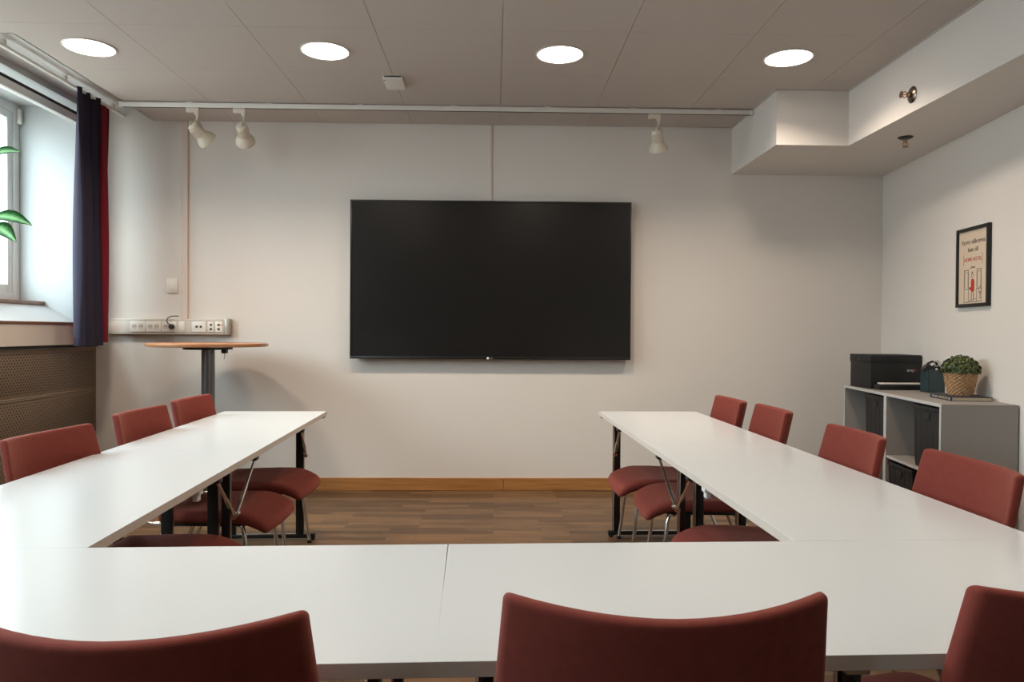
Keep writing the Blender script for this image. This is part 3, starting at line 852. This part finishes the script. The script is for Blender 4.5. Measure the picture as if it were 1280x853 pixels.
# ------------------------------------------------------------------ shelf units along the right wall
AW = -math.atan(.1123)
def wl(s, t_, z=0):     # s metres from the back corner along the right wall, t_ metres out from the wall face
    return Vector((2.99 - ux * s - uy * t_, D - uy * s + ux * t_, z))
CW, CD, CHt, TH_ = .722, .395, .84, .018
def make_shelf(label, s_c):
    r_ = thing('shelf_unit', wl(s_c, .006 + CD / 2), label, 'shelf unit', 'grey open shelf units', AW)
    hx, hy = CD / 2, CW / 2
    o1 = MB().box(-hx, -hy, 0, hx, -hy + TH_, CHt, .0015, 1).build('side_panel', [M_cab, M_cabedge], r_, smooth=None)
    o2 = MB().box(-hx, hy - TH_, 0, hx, hy, CHt, .0015, 1).build('side_panel', [M_cab, M_cabedge], r_, smooth=None)
    o3 = MB().box(-hx, -hy + TH_, CHt - TH_, hx, hy - TH_, CHt, .0015, 1).build('top_panel', [M_cab, M_cabedge], r_, smooth=None)
    o4 = MB().box(-hx, -hy + TH_, .05, hx, hy - TH_, .05 + TH_, .0015, 1).build('bottom_panel', [M_cab, M_cabedge], r_, smooth=None)
    outs = [o1, o2, o3, o4]
    for (a, b2) in ((-hy + TH_, hy - TH_),):
        outs.append(MB().box(-hx + .004, a, .435, hx - .006, b2, .435 + .016, .0015, 1).build('shelf', [M_cab, M_cabedge], r_, smooth=None))
    for o in outs:
        for p_ in o.data.polygons:
            if p_.normal.x < -.7: p_.material_index = 1
    MB().box(hx - .006, -hy + TH_, .05, hx - .001, hy - TH_, CHt - TH_).build('back_panel', M_cab, r_, smooth=None)
    return r_
sF, sN = .362 + CW / 2, .362 + CW + .002 + CW / 2
sN_c = sN
make_shelf('grey open shelf unit standing farther back, under the black storage box', sF)
make_shelf('grey open shelf unit nearer the camera, under the basket plant', sN)

def weave_fn_factory(hx, hy, hz, pit=.022, amp=.0022):
    def fn(p):
        q = Vector(p)
        # taper slightly to the bottom
        k = 1 - .04 * (.5 - p.z / (2 * hz))
        q.x *= k; q.y *= k
        def wv(u, v):
            r_ = math.floor(v / (pit * .45))
            return amp * math.sin(2 * PI * u / pit + PI * (r_ % 2)) 
        if abs(p.z) < hz - .022:
            if abs(p.x) > hx - .003: q.x += math.copysign(wv(p.y, p.z), p.x)
            if abs(p.y) > hy - .003: q.y += math.copysign(wv(p.x, p.z), p.y)
        return q
    return fn
def make_basket(label, s_c, z0_, hgt):
    r_ = thing('storage_basket', wl(s_c, .006 + CD / 2 + .006, z0_), label, 'basket', 'black woven storage baskets', AW)
    hx, hy, hz = .175, .165, hgt / 2
    m = MB()
    m.rbox(hx, hy, hz, .004, 54, 54, 56, fn=lambda p: Vector(weave_fn_factory(hx, hy, hz)(p)) + Vector((0, 0, hz)))
    m.build('woven_body', M_weave, r_, smooth=30)
    rm = MB()
    for q in ((-hx - .006, -hy - .006, hx + .006, -hy + .004), (-hx - .006, hy - .004, hx + .006, hy + .006), (-hx - .006, -hy, -hx + .004, hy), (hx - .004, -hy, hx + .006, hy)):
        rm.box(q[0], q[1], 2 * hz - .022, q[2], q[3], 2 * hz + .004, .005)
    rm.build('rim', M_weave, r_)
    hm = MB(); hm.rbox(.003, .034, .019, .0029, 1, 3, 2, fn=lambda p: Vector((p.x - hx - .003, p.y, p.z + 2 * hz - .052)))
    hm.build('handle_slot', M_box, r_)
    hr = MB(); pts = [(-hx - .006, .034 * math.cos(a), 2 * hz - .052 + .021 * math.sin(a)) for a in [k * PI / 12 for k in range(24)]]
    hr.bm.free()
    return r_
make_basket('black woven basket in the upper right bay of the farther shelf unit', sF + .170, .452, .355)
make_basket('black woven basket in the upper right bay of the nearer shelf unit', sN + .170, .452, .355)
make_basket('black woven basket in the lower left bay of the nearer shelf unit', sN - .170, .069, .345)

# things on the shelf units
ZT = CHt
def at_cab(name, x, y, label, cat, rz=AW, group=None): return thing(name, (x, y, ZT), label, cat, group, rz)
sb = at_cab('storage_box', 2.733, 5.11, 'black lidded archive box on the grey shelf unit', 'box', -.02)
MB().box(-.170, -.150, 0, .170, .150, .222, .003).build('body', M_box, sb)
MB().box(-.174, -.154, .178, .174, .154, .231, .004).build('lid', M_box, sb)
hs = MB(); hs.box(-.1755, -.03, .188, -.1735, .03, .208, .0008); hs.build('handle_slot', M_plas, sb)
text_mesh('label_lettering', 'arq', .026, M_cream, sb, Matrix.Translation((.098, -.1505, .128)) @ Matrix.Rotation(PI / 2, 4, 'X'), sx=1.3)
e = text_mesh('label_lettering', 'ill', .024, M_redink, sb, Matrix.Translation((.131, -.1505, .128)) @ Matrix.Rotation(PI / 2, 4, 'X')); e['label'] = 'red end of the lettering'

lt = at_cab('flat_box', 2.735, 4.90, 'low black flat box with a pale lid in front of the archive box', 'box', -.03)
MB().box(-.165, -.045, 0, .155, .045, .033, .004).build('tray', M_plas, lt)
MB().rbox(.138, .04, .006, .0055, 6, 3, 1, fn=lambda p: Vector((p.x - .005, p.y, p.z + .040))).build('pale_lid', M_cream, lt)

hd = at_cab('desk_holder', 2.826, 4.70, 'dark teal upright holder stuffed with black gadgets', 'holder', -.06)
m = MB(); W2, D2, HH = .052, .05, .145
for q in ((-W2, -D2, 0, W2, -D2 + .004, HH), (-W2, D2 - .004, 0, W2, D2, HH), (-W2, -D2, 0, -W2 + .004, D2, HH), (W2 - .004, -D2, 0, W2, D2, HH), (-W2, -D2, 0, W2, D2, .004)):
    m.box(*q, .0012, 1)
m.build('case', M_holder, hd)
gd = at_cab('headset', 2.824, 4.70, 'black headset with a pale ring resting in the teal holder', 'headset', -.06)
g_ = MB()
g_.tube([(-.038, 0, .10), (-.038, 0, .155), (-.028, 0, .185), (0, .0, .198), (.026, 0, .190), (.038, 0, .16), (.038, 0, .10)], .0075, 10)
g_.build('headband', M_plas, gd)
for q in ((-.035, -.012, .155), (.030, .012, .150)):
    MB().lathe([(.001, -.014), (.022, -.014), (.028, -.006), (.028, .008), (.02, .014), (.001, .014)], c=q, n=24, axis='Y').build('ear_cup', M_plas, gd)
MB().tube([(.012 + .017 * math.cos(a), -.03, .188 + .019 * math.sin(a)) for a in [k * PI / 12 for k in range(25)]], .0028, 8, caps=False).build('ring', M_steel, gd)
MB().rbox(.02, .014, .026, .01, 3, 2, 3, fn=lambda p: Vector((p.x - .0, p.y - .015, p.z + .135))).build('gadget_body', M_plas, gd)
MB().lathe([(.001, -.004), (.007, -.004), (.007, 0), (.001, 0)], c=(.012, -.029, .15), n=16, axis='Y').build('button', M_badge, gd)

# book + plant basket
bx, by = 2.685, 4.19
bk = thing('hardback_book', (bx, by, ZT), 'navy hardback book under the basket plant', 'book', None, AW - .03)
bl, bw2, bh = .135, .108, .024
MB().box(-bw2 + .004, -bl + .004, .003, bw2 - .005, bl - .004, bh - .003).build('pages', M_pages, bk, smooth=None)
cv = MB(); cv.box(-bw2, -bl, 0, bw2, bl, .003, .0008, 1); cv.box(-bw2, -bl, bh - .003, bw2, bl, bh, .0008, 1); cv.box(-bw2 - .002, -bl, 0, -bw2 + .004, bl, bh, .002)
cv.build('cover', M_bookc, bk)
SP = lambda y, z: Matrix.Translation((-bw2 - .0022, y, z)) @ Matrix.Rotation(-PI / 2, 4, 'Z') @ Matrix.Rotation(PI / 2, 4, 'X')
text_mesh('spine_author', 'Michelle', .017, M_cream, bk, SP(.07, .012), sx=1.2)
text_mesh('spine_title', 'HARMONY', .021, M_gold, bk, SP(-.035, .012), sx=1.15)
MB().lathe([(.001, 0), (.007, 0), (.007, .0008), (.001, .0008)], n=16).xf(Matrix.Translation((-bw2 - .002, -.112, .012)) @ Matrix.Rotation(-PI / 2, 4, 'Y')).build('publisher_mark', M_cream, bk)

pb = thing('basket_plant', (2.69, 4.20, ZT + bh), 'small leafy plant in a wicker basket pot standing on the book', 'plant')
m = MB(); rows = []
NW, NR = 144, 56
for j in range(NR + 1):
    h = j / NR; r0 = .062 + (.087 - .062) * h ** .85
    row = []
    for i in range(NW):
        a = i * 2 * PI / NW
        band = math.floor(h * 13)
        wv = .0030 * math.sin(a * 18 + PI * (band % 2)) * math.sin(PI * ((h * 13) % 1)) ** .5 if 0 < h < 1 else 0
        bead = .0012 * math.sin(PI * ((h * 13) % 1))
        r = r0 + wv + bead
        row.append((r * math.cos(a), r * math.sin(a), h * .132))
    rows.append(row)
for j in (1, 2, 3):
    rr = .087 - j * .002 if j < 3 else .001
    rows.append([(rr * math.cos(i * 2 * PI / NW), rr * math.sin(i * 2 * PI / NW), .132 + (.001, -.004, -.012)[j - 1] if True else 0) for i in range(NW)])
rows.insert(0, [(.001 * math.cos(i * 2 * PI / NW), .001 * math.sin(i * 2 * PI / NW), .0) for i in range(NW)])
m.grid(rows, closeu=True)
m.build('wicker_pot', M_wick, pb, smooth=50)
MB().lathe([(.001, .115), (.082, .115), (.08, .127), (.001, .132)], n=24).build('soil', M_soil, pb)
fm = MB(); rnd = random.Random(3)
for k in range(1500):
    th = rnd.uniform(0, 2 * PI); ph = math.acos(rnd.uniform(-.12, 1)); rr = rnd.uniform(.72, 1.04) ** .6
    lump = 1 + .07 * math.sin(th * 5) * math.sin(ph * 4)
    c = Vector((.098 * rr * lump * math.sin(ph) * math.cos(th), .098 * rr * lump * math.sin(ph) * math.sin(th), .138 + .088 * rr * lump * math.cos(ph)))
    nrm = (c - Vector((0, 0, .12))).normalized()
    M4 = Matrix.Translation(c) @ nrm.to_track_quat('Z', 'Y').to_matrix().to_4x4() @ Matrix.Rotation(rnd.uniform(0, 6.28), 4, 'Z') @ Matrix.Rotation(rnd.uniform(-.9, .9), 4, 'X')
    s_ = rnd.uniform(.007, .0125); fm.mi = 1 if rnd.random() < .28 else 0
    pts = [(-s_, 0, 0), (-.3 * s_, -.5 * s_, .15 * s_), (.5 * s_, -.4 * s_, .1 * s_), (s_, 0, -.15 * s_), (.5 * s_, .4 * s_, .1 * s_), (-.3 * s_, .5 * s_, .15 * s_)]
    vs = [fm.bm.verts.new(M4 @ Vector(q)) for q in pts]; fm._tag([fm.bm.faces.new(vs)])
fm.build('foliage', [M_leaf, M_leaf2], pb, smooth=None, normals=False)
MB().lathe([(.001, .12), (.075, .13), (.078, .16), (.06, .19), (.001, .205)], n=20).build('leafy_core', M_leaf, pb)

# ------------------------------------------------------------------ poster on the right wall
sP = (D - 4.313) / uy
pc = wl(sP, .0, 1.615)
ps = thing('framed_poster', pc, 'small black-framed cream poster with sketch on the right wall', 'poster', None, AW)
hw, hh = .179, .237
fr = MB()
for q in ((-hw, -hh, hw, -hh + .02), (-hw, hh - .02, hw, hh), (-hw, -hh + .02, -hw + .02, hh - .02), (hw - .02, -hh + .02, hw, hh - .02)):
    fr.box(-.022, q[0], q[1], -.001, q[2], q[3], .0015)
fr.build('frame', M_plas, ps)
pa = MB().box(-.012, -hw + .019, -hh + .019, -.008, hw - .019, hh - .019).build('print', M_paper, ps, smooth=None)
# the print's own plane: u to the right as read (towards the camera = -y), v up
PT = lambda u, v: Matrix.Translation((-.0124, -u, v)) @ Matrix.Rotation(-PI / 2, 4, 'Z') @ Matrix.Rotation(PI / 2, 4, 'X')
text_mesh('heading', 'Varmt v\u00e4lkomna', .040, M_ink, pa, PT(0, .150))
text_mesh('heading', 'hem till', .038, M_ink, pa, PT(0, .103))
e = text_mesh('red_name', 'HOME HOTEL', .031, M_redink, pa, PT(0, .044)); e['label'] = 'red lettering'
ln = MB()
def L2(u0, v0, u1, v1, w_=.0016):
    a, b2 = Vector((u0, v0)), Vector((u1, v1)); d = (b2 - a).normalized(); n_ = Vector((-d.y, d.x)) * w_
    q = [a - n_, b2 - n_, b2 + n_, a + n_]
    v_ = [ln.bm.verts.new((x_, -p.x, p.y)) for x_ in (-.0126, -.0119) for p in q]
    for idx in ((0, 1, 2, 3), (7, 6, 5, 4), (0, 4, 5, 1), (1, 5, 6, 2), (2, 6, 7, 3), (3, 7, 4, 0)): ln.bm.faces.new([v_[i] for i in idx])
for s_ in (-1, 1): L2(s_ * .103, .078, s_ * .103, .012, .0012)
for s_ in (-1, 1):
    L2(s_ * .10, -.018, s_ * .045, -.016); L2(s_ * .095, -.018, s_ * .095, -.205); L2(s_ * .046, -.016, s_ * .046, -.205)
    L2(s_ * .088, -.03, s_ * .088, -.12, .001); L2(s_ * .053, -.03, s_ * .053, -.12, .001); L2(s_ * .088, -.03, s_ * .053, -.03, .001); L2(s_ * .095, -.13, s_ * .046, -.13)
L2(-.03, -.006, .03, -.004); L2(-.02, .0, .02, .0)
L2(-.1, -.208, .1, -.206); L2(-.04, -.20, .04, -.19, .001)
L2(-.012, -.15, -.013, -.2, .0025); L2(.010, -.15, .012, -.2, .0025)
for k in range(8):
    a, b2 = k * PI / 4, (k + 1) * PI / 4
    L2(-.004 + .011 * math.cos(a), -.052 + .014 * math.sin(a), -.004 + .011 * math.cos(b2), -.052 + .014 * math.sin(b2), .0014)
    L2(.082 + .016 * math.cos(a), -.135 + .016 * math.sin(a), .082 + .016 * math.cos(b2), -.135 + .016 * math.sin(b2), .0014)
L2(-.01, -.036, .0, -.03, .004)
L2(.082, -.152, .082, -.185); L2(.07, -.155, .094, -.155); L2(.07, -.188, .094, -.188); L2(.076, -.165, .088, -.165)
ln.build('sketch', M_ink, pa, smooth=None)
rd = MB()
def RP(poly):
    v0 = [rd.bm.verts.new((-.0128, -u, v)) for u, v in poly]; v1 = [rd.bm.verts.new((-.0119, -u, v)) for u, v in poly]
    n_ = len(poly); rd.bm.faces.new(v0); rd.bm.faces.new(v1[::-1])
    for i in range(n_): rd.bm.faces.new((v0[i], v1[i], v1[(i + 1) % n_], v0[(i + 1) % n_]))
RP([(-.014, -.072), (.012, -.072), (.020, -.09), (.018, -.145), (-.014, -.15), (-.018, -.10)])
RP([(-.016, -.118), (-.016, -.138), (-.038, -.132), (-.038, -.120)])
e = rd.build('red_coat', M_redink, pa, smooth=None)

# ------------------------------------------------------------------ light
wd = bpy.data.worlds.new('sky'); S.world = wd; wd.use_nodes = True
bg = wd.node_tree.nodes['Background']; bg.inputs['Strength'].default_value = 1.0
# overcast sky: bright above, dimmer street level and ground
wn_ = wd.node_tree; wtc = wn_.nodes.new('ShaderNodeTexCoord'); wsp = wn_.nodes.new('ShaderNodeSeparateXYZ')
wcr = wn_.nodes.new('ShaderNodeValToRGB'); wmr = wn_.nodes.new('ShaderNodeMapRange')
wn_.links.new(wtc.outputs['Generated'], wsp.inputs[0]); wn_.links.new(wsp.outputs['Z'], wmr.inputs['Value'])
wmr.inputs['From Min'].default_value = -.3; wmr.inputs['From Max'].default_value = .6
SK = 21.5
wcr.color_ramp.elements[0].position = .0; wcr.color_ramp.elements[0].color = (.2, .205, .2, 1)
wcr.color_ramp.elements[1].position = 1.0; wcr.color_ramp.elements[1].color = (.78, .92, 1.0, 1)
e = wcr.color_ramp.elements.new(.33); e.color = (.33, .37, .40, 1)
e = wcr.color_ramp.elements.new(.6); e.color = (.58, .68, .74, 1)
wmx = wn_.nodes.new('ShaderNodeVectorMath'); wmx.operation = 'SCALE'; wmx.inputs['Scale'].default_value = SK
wn_.links.new(wmr.outputs['Result'], wcr.inputs['Fac']); wn_.links.new(wcr.outputs['Color'], wmx.inputs[0])
wn_.links.new(wmx.outputs['Vector'], bg.inputs['Color'])
for yy in LR:
    for k, xx in enumerate(LX):
        ld = bpy.data.lights.new('downlight_lamp', 'AREA'); ld.shape = 'DISK'; ld.size = .24
        ld.energy = 15 if yy > 3 else 6.0; ld.color = (1.0, .85, .70); ld.spread = math.radians(140)
        lo = bpy.data.objects.new('downlight_lamp', ld); COL.objects.link(lo); lo.location = (xx, yy, ZC - .009)
for a, b_ in WINS:
    ld = bpy.data.lights.new('window_portal', 'AREA'); ld.shape = 'RECTANGLE'; ld.size = b_ - a; ld.size_y = ZN1 - 1.41
    ld.cycles.is_portal = True
    lo = bpy.data.objects.new('window_portal', ld); COL.objects.link(lo)
    lo.location = (-3.61, (a + b_) / 2, (ZN1 + 1.41) / 2)
    lo.matrix_world = Matrix.Translation(lo.location) @ Matrix(((0, 0, -1, 0), (1, 0, 0, 0), (0, -1, 0, 0), (0, 0, 0, 1)))
S.cycles.use_denoising = True
S.cycles.max_bounces = 12; S.cycles.diffuse_bounces = 7; S.cycles.glossy_bounces = 4; S.cycles.transparent_max_bounces = 8
S.cycles.sample_clamp_indirect = 6
S.cycles.caustics_reflective = False; S.cycles.caustics_refractive = False
vs_ = S.view_settings; vs_.view_transform = 'Standard'; vs_.look = 'None'; vs_.gamma = 1; vs_.exposure = 0.0; vs_.use_curve_mapping = False
